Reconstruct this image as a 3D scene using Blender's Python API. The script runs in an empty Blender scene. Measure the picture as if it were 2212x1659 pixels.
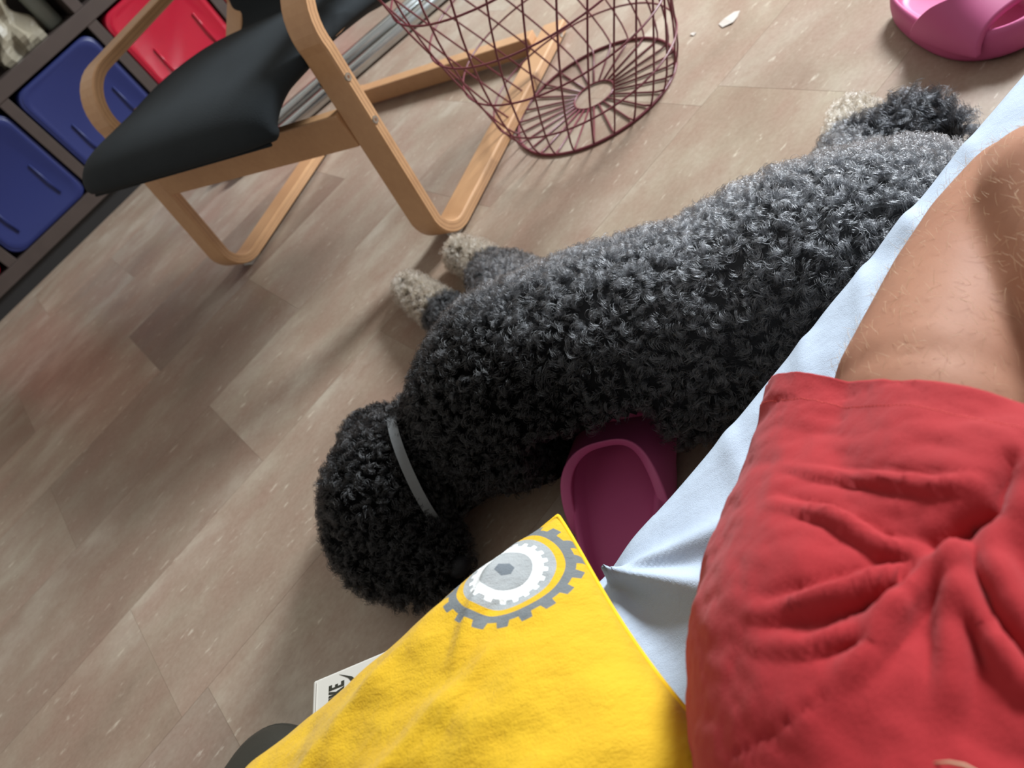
import bpy, bmesh, math, random
import numpy as np
from mathutils import Vector, Matrix, noise as mnoise

random.seed(7)
rng = np.random.default_rng(11)
PI = math.pi
SC = bpy.context.scene
COL = SC.collection

# ------------------------------------------------------------------ camera
CAM_H = 0.75
cam_d = bpy.data.cameras.new('camera')
cam = bpy.data.objects.new('camera', cam_d)
COL.objects.link(cam)
WX = Vector((0.627551, 0.752846, -0.198499))      # world x, y, z axes seen by the camera
WZ = Vector((-0.483338, 0.576583, 0.658739)).normalized()
WX = (WX - WZ * WX.dot(WZ)).normalized()
WY = WZ.cross(WX)
M = Matrix((WX, WY, WZ)).to_4x4()
M.translation = (0, 0, CAM_H)
cam.matrix_world = M
cam_d.sensor_width = 36.0
cam_d.lens = 1672.0 / 2212.0 * 36.0
cam_d.clip_start = 0.02
cam_d.dof.use_dof = True
cam_d.dof.focus_distance = 0.62
cam_d.dof.aperture_fstop = 9.0
SC.camera = cam

# ------------------------------------------------------------------ light
world = bpy.data.worlds.new('world')
SC.world = world
world.use_nodes = True
bg = world.node_tree.nodes['Background']
bg.inputs['Color'].default_value = (1.0, 0.96, 0.91, 1)
bg.inputs['Strength'].default_value = 0.43

def area_light(name, loc, target, sx, sy, power, color):
    l = bpy.data.lights.new(name, 'AREA')
    l.shape = 'RECTANGLE'
    l.size, l.size_y = sx, sy
    l.energy = power
    l.color = color
    o = bpy.data.objects.new(name, l)
    COL.objects.link(o)
    o.location = loc
    o.rotation_euler = (Vector(target) - Vector(loc)).to_track_quat('-Z', 'Y').to_euler()
    return o
area_light('window_light', (3.72, 0.75, 2.15), (0.6, 0.7, 0.0), 0.95, 1.05, 325.0, (0.87, 0.94, 1.0))

vs = SC.view_settings
vs.view_transform = 'Standard'
vs.look = 'None'
vs.exposure = 0.0
vs.gamma = 1.0
vs.use_curve_mapping = False

# ------------------------------------------------------------------ helpers
def tag(o, label=None, cat=None, group=None, kind=None):
    if label: o['label'] = label
    if cat: o['category'] = cat
    if group: o['group'] = group
    if kind: o['kind'] = kind
    return o

def empty(name, loc=(0, 0, 0), rz=0.0):
    o = bpy.data.objects.new(name, None)
    o.empty_display_size = 0.05
    COL.objects.link(o)
    o.location = loc
    o.rotation_euler = (0, 0, rz)
    return o

def link(name, me, mat=None, parent=None, smooth=False):
    o = bpy.data.objects.new(name, me)
    COL.objects.link(o)
    if mat is not None and not me.materials:
        for m in (mat if isinstance(mat, (list, tuple)) else [mat]):
            me.materials.append(m)
    if smooth:
        me.polygons.foreach_set('use_smooth', [True] * len(me.polygons))
    if parent is not None:
        o.parent = parent
    return o

def from_bm(name, bm, mat=None, parent=None, smooth=False):
    bmesh.ops.recalc_face_normals(bm, faces=bm.faces[:])
    me = bpy.data.meshes.new(name)
    bm.to_mesh(me)
    bm.free()
    return link(name, me, mat, parent, smooth)

def from_data(name, verts, faces, mat=None, parent=None, smooth=True, fix=True):
    me = bpy.data.meshes.new(name)
    me.from_pydata([tuple(v) for v in verts], [], faces)
    if fix:
        bm = bmesh.new(); bm.from_mesh(me)
        bmesh.ops.recalc_face_normals(bm, faces=bm.faces[:])
        bm.to_mesh(me); bm.free()
    me.update()
    return link(name, me, mat, parent, smooth)

def add_box(bm, lo, hi, mtx=None):
    vs_ = [(x, y, z) for x in (lo[0], hi[0]) for y in (lo[1], hi[1]) for z in (lo[2], hi[2])]
    v = [bm.verts.new(mtx @ Vector(p) if mtx else p) for p in vs_]
    for f in ((0, 1, 3, 2), (4, 6, 7, 5), (0, 4, 5, 1), (2, 3, 7, 6), (0, 2, 6, 4), (1, 5, 7, 3)):
        bm.faces.new([v[i] for i in f])

def box(name, lo, hi, mat, parent=None, bevel=0.0, seg=2, smooth=False, mtx=None):
    bm = bmesh.new()
    add_box(bm, lo, hi, mtx)
    if bevel:
        bmesh.ops.bevel(bm, geom=bm.edges[:], offset=bevel, segments=seg, affect='EDGES', profile=0.5)
    return from_bm(name, bm, mat, parent, smooth)

def tube_arrays(path, rad, sides=6, closed=False):
    P = [Vector(p) for p in path]
    n = len(P)
    V, F = [], []
    prev = None
    for i in range(n):
        if closed:
            t = (P[(i + 1) % n] - P[i - 1])
        else:
            t = P[min(i + 1, n - 1)] - P[max(i - 1, 0)]
        t.normalize()
        if prev is None:
            a = Vector((0, 0, 1)) if abs(t.z) < .9 else Vector((1, 0, 0))
            x = t.cross(a).normalized()
        else:
            x = (prev - t * prev.dot(t)).normalized()
        prev = x
        y = t.cross(x)
        r = rad[i] if isinstance(rad, (list, tuple)) else rad
        for k in range(sides):
            a = 2 * PI * k / sides
            V.append(P[i] + x * (math.cos(a) * r) + y * (math.sin(a) * r))
    m = n if closed else n - 1
    for i in range(m):
        j = (i + 1) % n
        for k in range(sides):
            k2 = (k + 1) % sides
            F.append((i * sides + k, i * sides + k2, j * sides + k2, j * sides + k))
    if not closed:
        F.append(tuple(range(sides - 1, -1, -1)))
        F.append(tuple((n - 1) * sides + k for k in range(sides)))
    return V, F

def tube(name, path, rad, mat, parent=None, sides=8, closed=False):
    V, F = tube_arrays(path, rad, sides, closed)
    return from_data(name, V, F, mat, parent, True)

def rings(name, R, mat, parent=None, cap=True, smooth=True):
    """loft a list of equal-length closed rings"""
    n = len(R[0])
    V = [p for r in R for p in r]
    F = []
    for i in range(len(R) - 1):
        for k in range(n):
            k2 = (k + 1) % n
            F.append((i * n + k, i * n + k2, (i + 1) * n + k2, (i + 1) * n + k))
    if cap:
        F.append(tuple(range(n - 1, -1, -1)))
        F.append(tuple((len(R) - 1) * n + k for k in range(n)))
    return from_data(name, V, F, mat, parent, smooth)

def blob_mesh(spheres, voxel, smooth_it=8, fac=0.5):
    """union of spheres (x,y,z,r[,sx,sy,sz]) -> smooth remeshed mesh"""
    bm = bmesh.new()
    for s in spheres:
        r = s[3]
        sc = s[4:7] if len(s) > 6 else (1, 1, 1)
        mt = Matrix.Translation(s[:3]) @ Matrix.Diagonal((r * sc[0], r * sc[1], r * sc[2], 1))
        bmesh.ops.create_icosphere(bm, subdivisions=3, radius=1.0, matrix=mt)
    me = bpy.data.meshes.new('tmp'); bm.to_mesh(me); bm.free()
    o = bpy.data.objects.new('tmp', me); COL.objects.link(o)
    m = o.modifiers.new('r', 'REMESH'); m.mode = 'VOXEL'; m.voxel_size = voxel
    m2 = o.modifiers.new('s', 'SMOOTH'); m2.factor = fac; m2.iterations = smooth_it
    dg = bpy.context.evaluated_depsgraph_get()
    out = bpy.data.meshes.new_from_object(o.evaluated_get(dg))
    bpy.data.objects.remove(o); bpy.data.meshes.remove(me)
    return out

def chain(spheres, sub=5):
    out = []
    for a, b in zip(spheres[:-1], spheres[1:]):
        for i in range(sub):
            t = i / sub
            out.append(tuple(a[k] * (1 - t) + b[k] * t for k in range(4)))
    out.append(tuple(spheres[-1]))
    return out

# ------------------------------------------------------------------ materials
def srgb(r, g, b):
    f = lambda c: c / 12.92 if c <= .04045 else ((c + .055) / 1.055) ** 2.4
    return (f(r / 255), f(g / 255), f(b / 255), 1)

class NT:
    def __init__(s, name):
        s.m = bpy.data.materials.new(name); s.m.use_nodes = True
        s.t = s.m.node_tree; s.n = s.t.nodes
        s.b = s.n['Principled BSDF']
    def node(s, typ, **kw):
        n = s.n.new(typ)
        for k, v in kw.items():
            if k in n.inputs.keys(): n.inputs[k].default_value = v
            else: setattr(n, k, v)
        return n
    def l(s, a, b): s.t.links.new(a, b)
    def math(s, op, a, b=None, c=None):
        n = s.n.new('ShaderNodeMath'); n.operation = op
        for i, x in enumerate((a, b, c)):
            if x is None: continue
            if isinstance(x, (int, float)): n.inputs[i].default_value = x
            else: s.l(x, n.inputs[i])
        return n.outputs[0]
    def mix(s, fac, a, b, blend='MIX'):
        n = s.n.new('ShaderNodeMix'); n.data_type = 'RGBA'; n.blend_type = blend
        for i, x in ((0, fac), (6, a), (7, b)):
            if isinstance(x, (int, float)): n.inputs[i].default_value = x
            elif isinstance(x, (tuple, list)): n.inputs[i].default_value = x
            else: s.l(x, n.inputs[i])
        return n.outputs[2]
    def ramp(s, fac, stops):
        n = s.n.new('ShaderNodeValToRGB')
        e = n.color_ramp.elements
        while len(e) < len(stops): e.new(.5)
        for i, (p, c) in enumerate(stops): e[i].position = p; e[i].color = c
        s.l(fac, n.inputs[0]); return n.outputs[0]
    def coord(s, which='Object', scale=(1, 1, 1), rot=(0, 0, 0)):
        tc = s.n.new('ShaderNodeTexCoord'); mp = s.n.new('ShaderNodeMapping')
        mp.inputs['Scale'].default_value = scale
        mp.inputs['Rotation'].default_value = rot
        s.l(tc.outputs[which], mp.inputs[0]); return mp.outputs[0]
    def noise(s, vec, scale, detail=3, rough=.5):
        n = s.n.new('ShaderNodeTexNoise')
        n.inputs['Scale'].default_value = scale; n.inputs['Detail'].default_value = detail
        n.inputs['Roughness'].default_value = rough
        s.l(vec, n.inputs['Vector']); return n.outputs['Fac']
    def bump(s, h, strength=.2, dist=.002):
        n = s.n.new('ShaderNodeBump'); n.inputs['Strength'].default_value = strength
        n.inputs['Distance'].default_value = dist
        s.l(h, n.inputs['Height']); s.l(n.outputs[0], s.b.inputs['Normal'])
    def set(s, **kw):
        for k, v in kw.items():
            s.b.inputs[k.replace('_', ' ')].default_value = v
        return s

def plain(name, col, rough=.5, var=.06, nscale=30, bump=0.0, bscale=200, metallic=0.0, spec=.5, sheen=0.0):
    t = NT(name)
    v = t.coord()
    n = t.noise(v, nscale)
    c2 = tuple(min(1, x * (1 + var * 2)) for x in col[:3]) + (1,)
    c1 = tuple(x * (1 - var * 2) for x in col[:3]) + (1,)
    t.l(t.mix(n, c1, c2), t.b.inputs['Base Color'])
    t.set(Roughness=rough, Metallic=metallic)
    t.b.inputs['Specular IOR Level'].default_value = spec
    if sheen: t.b.inputs['Sheen Weight'].default_value = sheen
    if bump: t.bump(t.noise(v, bscale, 2), bump)
    return t.m

# stone-look floor tile: streaks along the tile, pale scratches, per-tile tone from the object colour
def tile_material():
    t = NT('stone_tile')
    tc = t.n.new('ShaderNodeTexCoord'); oi = t.n.new('ShaderNodeObjectInfo')
    off = t.n.new('ShaderNodeVectorMath'); off.operation = 'SCALE'
    t.l(oi.outputs['Location'], off.inputs[0]); off.inputs['Scale'].default_value = 7.3
    add = t.n.new('ShaderNodeVectorMath'); add.operation = 'ADD'
    t.l(tc.outputs['Object'], add.inputs[0]); t.l(off.outputs[0], add.inputs[1])
    def mapped(sc, rz=0):
        mp = t.n.new('ShaderNodeMapping'); mp.inputs['Scale'].default_value = sc
        mp.inputs['Rotation'].default_value = (0, 0, rz)
        t.l(add.outputs[0], mp.inputs[0]); return mp.outputs[0]
    big = t.noise(mapped((2.2, 3.4, 1)), 1.6, 4, .55)
    mid = t.noise(mapped((8, 13, 1)), 1.0, 5, .62)
    fine = t.noise(mapped((120, 160, 1)), 1.0, 3, .6)
    base = t.ramp(big, [(.28, srgb(136, 114, 98)), (.5, srgb(162, 147, 130)), (.72, srgb(190, 180, 166))])
    base = t.mix(t.ramp(mid, [(.35, (0, 0, 0, 1)), (.7, (1, 1, 1, 1))]), base, srgb(150, 124, 108), 'MIX')
    n1 = t.n[-1] if False else None
    pink = t.noise(mapped((3.1, 5.7, 1)), 1.3, 2)
    base = t.mix(t.math('MULTIPLY', t.ramp(pink, [(.52, (0, 0, 0, 1)), (.75, (1, 1, 1, 1))]), .45), base, srgb(158, 126, 112))
    # pale flecks and scratches
    w = t.noise(mapped((26, 85, 1), .25), 1.0, 5, .62)
    fl = t.ramp(w, [(.62, (0, 0, 0, 1)), (.70, (1, 1, 1, 1))])
    base = t.mix(t.math('MULTIPLY', fl, .75), base, srgb(205, 194, 178))
    w2 = t.noise(mapped((40, 60, 1), -.2), 1.0, 4, .6)
    dk = t.ramp(w2, [(.68, (0, 0, 0, 1)), (.76, (1, 1, 1, 1))])
    base = t.mix(t.math('MULTIPLY', dk, .28), base, srgb(104, 84, 70))
    base = t.mix(.10, base, t.ramp(fine, [(.3, (.05, .04, .03, 1)), (.7, (.6, .55, .48, 1))]))
    base = t.mix(1.0, base, oi.outputs['Color'], 'MULTIPLY')
    t.l(base, t.b.inputs['Base Color'])
    t.l(t.ramp(mid, [(.3, (.28, .28, .28, 1)), (.7, (.44, .44, .44, 1))]), t.b.inputs['Roughness'])
    t.b.inputs['Specular IOR Level'].default_value = .45
    t.bump(t.math('ADD', mid, t.math('MULTIPLY', w, .6)), .06, .002)
    return t.m
MAT_TILE = tile_material()
MAT_GROUT = plain('grout', srgb(196, 180, 160), .7)
MAT_WALL = plain('painted_wall', srgb(214, 208, 196), .8, .03, 8)

def wood_material(name, ca, cb):
    t = NT(name)
    v = t.coord('Object', (1, 1, 1))
    n = t.noise(t.coord('Object', (18, 18, 18)), 1.0, 3)
    g = t.noise(t.coord('Object', (14, 90, 90)), 1.0, 4, .6)
    t.l(t.mix(t.math('ADD', t.math('MULTIPLY', n, .5), t.math('MULTIPLY', g, .5)), ca, cb), t.b.inputs['Base Color'])
    t.set(Roughness=.38)
    t.bump(g, .05, .001)
    return t.m
MAT_BIRCH = wood_material('birch_veneer', srgb(172, 126, 88), srgb(206, 162, 118))

# ------------------------------------------------------------------ room
ROW0, ROW_W, TILE_L = 0.9087, 0.2835, 0.62
floor = box('floor', (-2.4, -1.2, -0.05), (3.6, 3.4, -0.0006), MAT_GROUT)
tag(floor, 'brown stone-look tile floor', 'floor', kind='structure')
g = 0.0003
bm = bmesh.new()
add_box(bm, (g - TILE_L / 2, g - ROW_W / 2, -.004), (TILE_L / 2 - g, ROW_W / 2 - g, 0))
tile_me = bpy.data.meshes.new('tile'); bm.to_mesh(tile_me); bm.free()
tile_me.materials.append(MAT_TILE)
joints = {0: -.421, 1: -.105, 2: .157, 3: -.13, 4: -.444}
tones = {(3, -.13): (.74, .70, .68), (2, -.463): (.86, .82, .79), (1, -.725): (.84, .79, .75), (0, -1.041): (.88, .83, .78),
         (0, -.421): (1.0, .97, .93), (1, -.105): (1.02, 1.0, .96), (2, .157): (1.03, 1.02, 1.0), (2, -1.083): (.97, .96, .93),
         (3, -.75): (1.04, 1.0, .96), (4, -.444): (.95, .91, .87), (4, -1.064): (.80, .74, .69), (5, -.6): (.8, .73, .68)}
for k in range(-7, 8):
    j = joints.get(k, (k * .37) % TILE_L)
    i0 = math.floor((-2.3 - j) / TILE_L)
    x = j + i0 * TILE_L
    while x < 3.4:
        o = bpy.data.objects.new('tile', tile_me)
        COL.objects.link(o)
        o.parent = floor
        o.location = (x + TILE_L / 2, ROW0 + (k + .5) * ROW_W, 0)
        tone = None
        for (kk, xx), tv in tones.items():
            if kk == k and abs(xx - x) < .03: tone = tv
        if tone is None:
            q = random.uniform(.88, 1.06); tone = (q, q * random.uniform(.96, .99), q * random.uniform(.92, .97))
        o.color = (*tone, 1)
        x += TILE_L

wall_back = box('wall_back', (-2.4, 3.40, 0), (3.6, 3.52, 2.7), MAT_WALL)
tag(wall_back, 'pale painted wall behind the shelf unit', 'wall', kind='structure')
# wall with the window the daylight comes through (out of frame, beyond the slippers)
bm = bmesh.new()
for lo, hi in (((3.6, -1.2, 0), (3.72, 3.52, 1.45)), ((3.6, -1.2, 2.75), (3.72, 3.52, 2.9)),
               ((3.6, -1.2, 1.45), (3.72, .1, 2.75)), ((3.6, 1.4, 1.45), (3.72, 3.52, 2.75))):
    add_box(bm, lo, hi)
wall_right = from_bm('wall_right', bm, MAT_WALL)
tag(wall_right, 'painted wall with a window opening', 'wall', kind='structure')
bm = bmesh.new()
for lo, hi in (((3.64, .1, 1.45), (3.69, 1.4, 1.50)), ((3.64, .1, 2.70), (3.69, 1.4, 2.75)),
               ((3.64, .1, 1.5), (3.69, .15, 2.7)), ((3.64, 1.35, 1.5), (3.69, 1.4, 2.7))):
    add_box(bm, lo, hi)
tag(from_bm('window_1', bm, plain('window_white', (.8, .8, .8, 1), .4)), 'white window frame', 'window', kind='structure')

# ------------------------------------------------------------------ shelf unit with bins
MAT_SHELF = plain('shelf_blackbrown', srgb(70, 60, 56), .42, .08, 20)
MAT_PLINTH = plain('plinth_black', srgb(30, 29, 29), .6)
SY = 2.94
shelf = empty('shelf_unit', (0, 0, 0))
tag(shelf, 'black-brown cube shelf unit standing along the wall behind the armchair', 'shelf')
box('plinth', (-.60, SY + .02, 0), (1.62, SY + .38, .055), MAT_PLINTH, shelf)
for z in (.055, .44, .83):
    box('shelf_board', (-.62, SY, z), (1.64, SY + .39, z + .045), MAT_SHELF, shelf, .002)
for x in (-.62, -.243, .1245, .492, .8595, 1.227, 1.595):
    box('divider', (x, SY + .003, .10), (x + .036, SY + .388, .44), MAT_SHELF, shelf, .0015)
    box('divider', (x, SY + .003, .485), (x + .036, SY + .388, .83), MAT_SHELF, shelf, .0015)
box('back_panel', (-.61, SY + .389, .055), (1.63, SY + .394, .87), MAT_SHELF, shelf)

def plastic(name, col, rough=.25, trans=0.0):
    t = NT(name)
    n = t.noise(t.coord(), 6, 2)
    t.l(t.mix(n, tuple(x * .85 for x in col[:3]) + (1,), col), t.b.inputs['Base Color'])
    t.set(Roughness=rough)
    if trans: t.b.inputs['Transmission Weight'].default_value = trans
    return t.m
MAT_BLUE = plastic('blue_plastic', srgb(33, 43, 98), .42)
MAT_RED = plastic('red_plastic', srgb(176, 24, 50), .16)

def rounded_rect(w, h, r, n=6):
    pts = []
    for cx_, cy_, a0 in ((w / 2 - r, h / 2 - r, 0), (-w / 2 + r, h / 2 - r, PI / 2), (-w / 2 + r, -h / 2 + r, PI), (w / 2 - r, -h / 2 + r, 1.5 * PI)):
        for i in range(n + 1):
            a = a0 + PI / 2 * i / n
            pts.append((cx_ + r * math.cos(a), cy_ + r * math.sin(a)))
    return pts

def bin_(x0, x1, z0, z1, mat, label, glossy=False):
    """plastic storage bin pushed into a shelf cell, front facing -y"""
    cx_, w, h = (x0 + x1) / 2, x1 - x0 - .012, z1 - z0
    e = empty('storage_bin', (cx_, SY + .2, z0))
    tag(e, label, 'storage bin', 'plastic bins in the shelf unit')
    prof = [(-.186, .86, .90, .05), (-.191, .93, .95, .045), (-.186, .97, .985, .04), (-.176, 1, 1, .035), (.15, .97, .97, .03), (.16, .95, .95, .03)]
    R = []
    for y, sw, sh, r in prof:
        R.append([(px, y, h / 2 + pz) for px, pz in rounded_rect(w * sw, h * sh, r)])
    rings('body', R, mat, e)
    # rolled rim along the top front and a grip recess
    rim = [(px * .97, -.183, h / 2 + pz * .97) for px, pz in rounded_rect(w, h, .04)]
    tube('rim', rim, .006, mat, e, 6, True)
    for sx in (-.09, .09):
        tube('rib', [(sx, -.189, h * .16), (sx, -.192, h * .3), (sx, -.190, h * .52)], .003, mat, e, 6)
    return e
bin_(-.575, -.245, .102, .43, MAT_RED, 'dark red storage bin low at the left edge, mostly cut off')
bin_(-.207, .1245, .102, .43, MAT_BLUE, 'blue storage bin nearest the left edge of the photo')
bin_(.1605, .492, .102, .43, MAT_BLUE, 'blue storage bin behind the far wooden armrest')
bin_(.528, .8595, .102, .43, MAT_RED, 'shiny red storage bin behind the black chair cushion', True)
bin_(.8955, 1.227, .102, .43, MAT_RED, 'red storage bin hidden right behind the chair back')
MAT_CLEAR = plastic('frosted_plastic', srgb(176, 172, 158), .3)
# crumpled pale paper bag and a pale bottle in the cell above the blue bin
R = []
for i in range(15):
    t_ = i / 14
    rr = .062 * (1 - .35 * t_) + .012 * math.sin(9 * t_)
    ring = []
    for k in range(28):
        a = 2 * PI * k / 28
        q = rr * (1 + .28 * math.sin(3 * a + 4 * t_) * math.sin(7 * t_ + a) + .16 * math.sin(7 * a - 6 * t_))
        ring.append((.315 + q * math.cos(a) * 1.2 + .02 * t_, 3.05 + q * math.sin(a), .486 + .19 * t_))
    R.append(ring)
tag(rings('paper_bag', R, plain('crumpled_paper', srgb(140, 132, 114), .45, .15, 25, .5, 60), smooth=False), 'crumpled pale bag on the upper shelf above the blue bin', 'bag')
b = empty('bottle', (.44, 3.04, .486)); tag(b, 'pale grey bottle beside the crumpled bag on the upper shelf', 'bottle')
prof = [(.0, .0), (.028, .0), (.03, .006), (.03, .11), (.024, .135), (.012, .15), (.012, .165)]
rings('body', [[(max(r, .001) * math.cos(a), max(r, .001) * math.sin(a), z) for a in np.linspace(0, 2 * PI, 24, endpoint=False)] for r, z in prof], plain('bottle_grey', srgb(112, 116, 108), .35), b)
rings('cap', [[(r * math.cos(a), r * math.sin(a), z) for a in np.linspace(0, 2 * PI, 20, endpoint=False)] for r, z in ((.014, .160), (.015, .163), (.015, .185), (.012, .19))], plain('cap_grey', srgb(128, 128, 122), .4), b)
b = empty('jar', (.63, 3.04, .486)); tag(b, 'grey jar on the upper shelf above the red bin', 'jar')
rings('body', [[(r * math.cos(a), r * math.sin(a), z) for a in np.linspace(0, 2 * PI, 28, endpoint=False)] for r, z in ((.04, 0), (.045, .005), (.045, .1), (.036, .12))], plain('jar_grey', srgb(120, 124, 116), .3), b)
rings('lid', [[(r * math.cos(a), r * math.sin(a), z) for a in np.linspace(0, 2 * PI, 28, endpoint=False)] for r, z in ((.038, .118), (.040, .121), (.040, .138), (.036, .141))], MAT_SHELF, b)

# ------------------------------------------------------------------ silver tubes behind the chair
MAT_CHROME = plain('brushed_steel', srgb(186, 190, 190), .22, .04, 40, metallic=1.0)
rack = empty('metal_rail', (.86, 2.2, 0)); tag(rack, 'pair of silver metal floor tubes lying behind the armchair', 'rail')
for dy, r in ((.045, .024), (-.045, .02)):
    tube('tube', [(-.46, .14 + dy, r), (-.3, .095 + dy, r), (.1, .005 + dy, r), (.75, -.15 + dy, r)], r, MAT_CHROME, rack, 20)
for q in (-.44, .7):
    tube('end_cap', [(q, -.235 * q + .035 + .052, .022), (q, -.235 * q + .035 - .052, .02)], .012, MAT_CHROME, rack, 12)

# ------------------------------------------------------------------ armchair
def make_chair():
    th = 0.395
    r = Vector((math.cos(th), math.sin(th), 0)); n = Vector((-math.sin(th), math.cos(th), 0))
    e = empty('armchair', (.424, 1.216, 0), th)
    tag(e, 'bent birch wood armchair with black fabric cushion facing the bed', 'armchair')
    e.rotation_euler = (0, 0, th)
    W, T = .058, .023
    # side profile of the C shaped bent frame: arm -> front bend -> leg -> floor bend -> sled
    def arc(cs, cz, rad, a0, a1, k=10):
        return [(cs + rad * math.cos(a0 + (a1 - a0) * i / k), cz + rad * math.sin(a0 + (a1 - a0) * i / k)) for i in range(k + 1)]
    R1, R2 = .085, .06
    zt, zb = .492, .006 + T / 2
    prof = [(.70, zt - .01), (.40, zt)] + arc(.018 + R1, zt - R1, R1, PI / 2, PI + .08) + arc(-.022 + R2, zb + R2, R2, PI + .08, 1.5 * PI) + [(.36, zb), (.64, zb)]
    def strip(name, prof, y0, mat=MAT_BIRCH):
        pts = [Vector((s, 0, z)) for s, z in prof]
        V, F = [], []
        lam = 1
        for i, p in enumerate(pts):
            t = (pts[min(i + 1, len(pts) - 1)] - pts[max(i - 1, 0)]).normalized()
            nn = Vector((-t.z, 0, t.x))
            c = .004
            sec = [(-T / 2, -W / 2 + c), (-T / 2 + c * .6, -W / 2), (T / 2 - c * .6, -W / 2), (T / 2, -W / 2 + c), (T / 2, W / 2 - c), (T / 2 - c * .6, W / 2), (-T / 2 + c * .6, W / 2), (-T / 2, W / 2 - c)]
            for a, b_ in sec: V.append(p + nn * a + Vector((0, y0 + b_, 0)))
        k = 8
        for i in range(len(pts) - 1):
            for j in range(k):
                F.append((i * k + j, i * k + (j + 1) % k, (i + 1) * k + (j + 1) % k, (i + 1) * k + j))
        F.append(tuple(range(k))); F.append(tuple((len(pts) - 1) * k + j for j in range(k)))
        o = from_data(name, V, F, mat, e, False)
        return o
    MAT_LAM = plain('lamination_line', srgb(120, 78, 48), .5)
    MAT_SCREW = plain('screw_steel', srgb(170, 165, 155), .3, metallic=1.0)
    for y0 in (0.0, .645):
        s = strip('side_frame', prof, y0)
        # glue lines of the laminated veneer on both edges
        for off in (-.004, .0035):
            for sd in (-1, 1):
                path = []
                pts = [Vector((a, 0, b_)) for a, b_ in prof]
                for i, p in enumerate(pts):
                    t = (pts[min(i + 1, len(pts) - 1)] - pts[max(i - 1, 0)]).normalized()
                    path.append(p + Vector((-t.z, 0, t.x)) * off + Vector((0, y0 + sd * (W / 2 - .0003), 0)))
                tube('veneer_line', path, .0006, MAT_LAM, s, 4)
        for sx in (.03, .5):
            box('floor_pad', (sx - .018, y0 - .016, 0), (sx + .018, y0 + .016, .0065), plain('felt_pad', srgb(205, 205, 200), .9), e, .001)
        for (ss, zz) in ((.0, .275), (.008, .352), (.60, zb)):
            for sd in (-1, 1):
                bm = bmesh.new()
                mt = Matrix.Translation((ss, y0 + sd * (W / 2), zz)) @ Matrix.Rotation(PI / 2, 4, 'X')
                bmesh.ops.create_cone(bm, cap_ends=True, segments=16, radius1=.0065, radius2=.0065, depth=.003, matrix=mt)
                sc_ = from_bm('screw', bm, MAT_SCREW, e)
                bm = bmesh.new()
                bmesh.ops.create_cone(bm, cap_ends=True, segments=6, radius1=.0028, radius2=.0028, depth=.0034, matrix=mt)
                from_bm('socket', bm, MAT_LAM, sc_)
    box('front_crossbar', (-.013, .029, .242), (.009, .616, .308), MAT_BIRCH, e, .003)
    box('rear_crossbar', (.565, .029, .007), (.600, .616, .048), MAT_BIRCH, e, .003)
    box('back_crossbar', (.64, .029, .455), (.67, .616, .500), MAT_BIRCH, e, .003)
    for y0 in (.05, .56):
        strip('seat_rail', [(.06, .395), (.22, .375), (.35, .342), (.44, .40), (.52, .58), (.63, .84)], y0 + .012)
    # cushion: seat + backrest, one padded sweep
    ctr = [(-.118, .352), (-.108, .376), (-.06, .392), (.02, .395), (.12, .390), (.24, .370), (.34, .342), (.395, .352), (.435, .40), (.48, .51), (.54, .66), (.62, .85), (.65, .94)]
    P = [Vector((s, 0, z)) for s, z in ctr]
    dense = []
    for i in range(len(P) - 1):
        p0, p1, p2, p3 = P[max(i - 1, 0)], P[i], P[i + 1], P[min(i + 2, len(P) - 1)]
        for k in range(6):
            t = k / 6
            dense.append(.5 * ((2 * p1) + (p2 - p0) * t + (2 * p0 - 5 * p1 + 4 * p2 - p3) * t * t + (3 * p1 - p0 - 3 * p2 + p3) * t ** 3))
    dense.append(P[-1])
    R = []
    nn_ = len(dense)
    for i, p in enumerate(dense):
        t = (dense[min(i + 1, nn_ - 1)] - dense[max(i - 1, 0)]).normalized()
        nm = Vector((-t.z, 0, t.x))
        f = i / (nn_ - 1)
        th_ = .046 + .005 * math.sin(f * 19)
        endf = min(1, (i + .4) / 3, (nn_ - 1 - i + .4) / 3) ** .5
        w = .280 + (.016 if p.x < -.03 else 0) * min(1, (-.03 - p.x) / .05) * endf
        ring = []
        for k in range(40):
            a = 2 * PI * k / 40
            ca, sa = math.cos(a), math.sin(a)
            yy = math.copysign(abs(ca) ** .35, ca) * w
            hh = math.copysign(abs(sa) ** .8, sa) * th_ / 2 * endf * 1.25
            ring.append(p + nm * hh + Vector((0, .308 + yy + (.03 * min(1, max(0, (.02 - p.x) / .1))), 0)))
        R.append(ring)
    fab = plain('black_canvas', srgb(32, 37, 40), .9, .10, 14, .25, 420, spec=.25)
    cu = rings('cushion', R, fab, e)
    tube('piping', [(-.126, .06, .352), (-.130, .2, .354), (-.130, .45, .354), (-.126, .62, .352)], .003, fab, e, 6)
make_chair()

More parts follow.
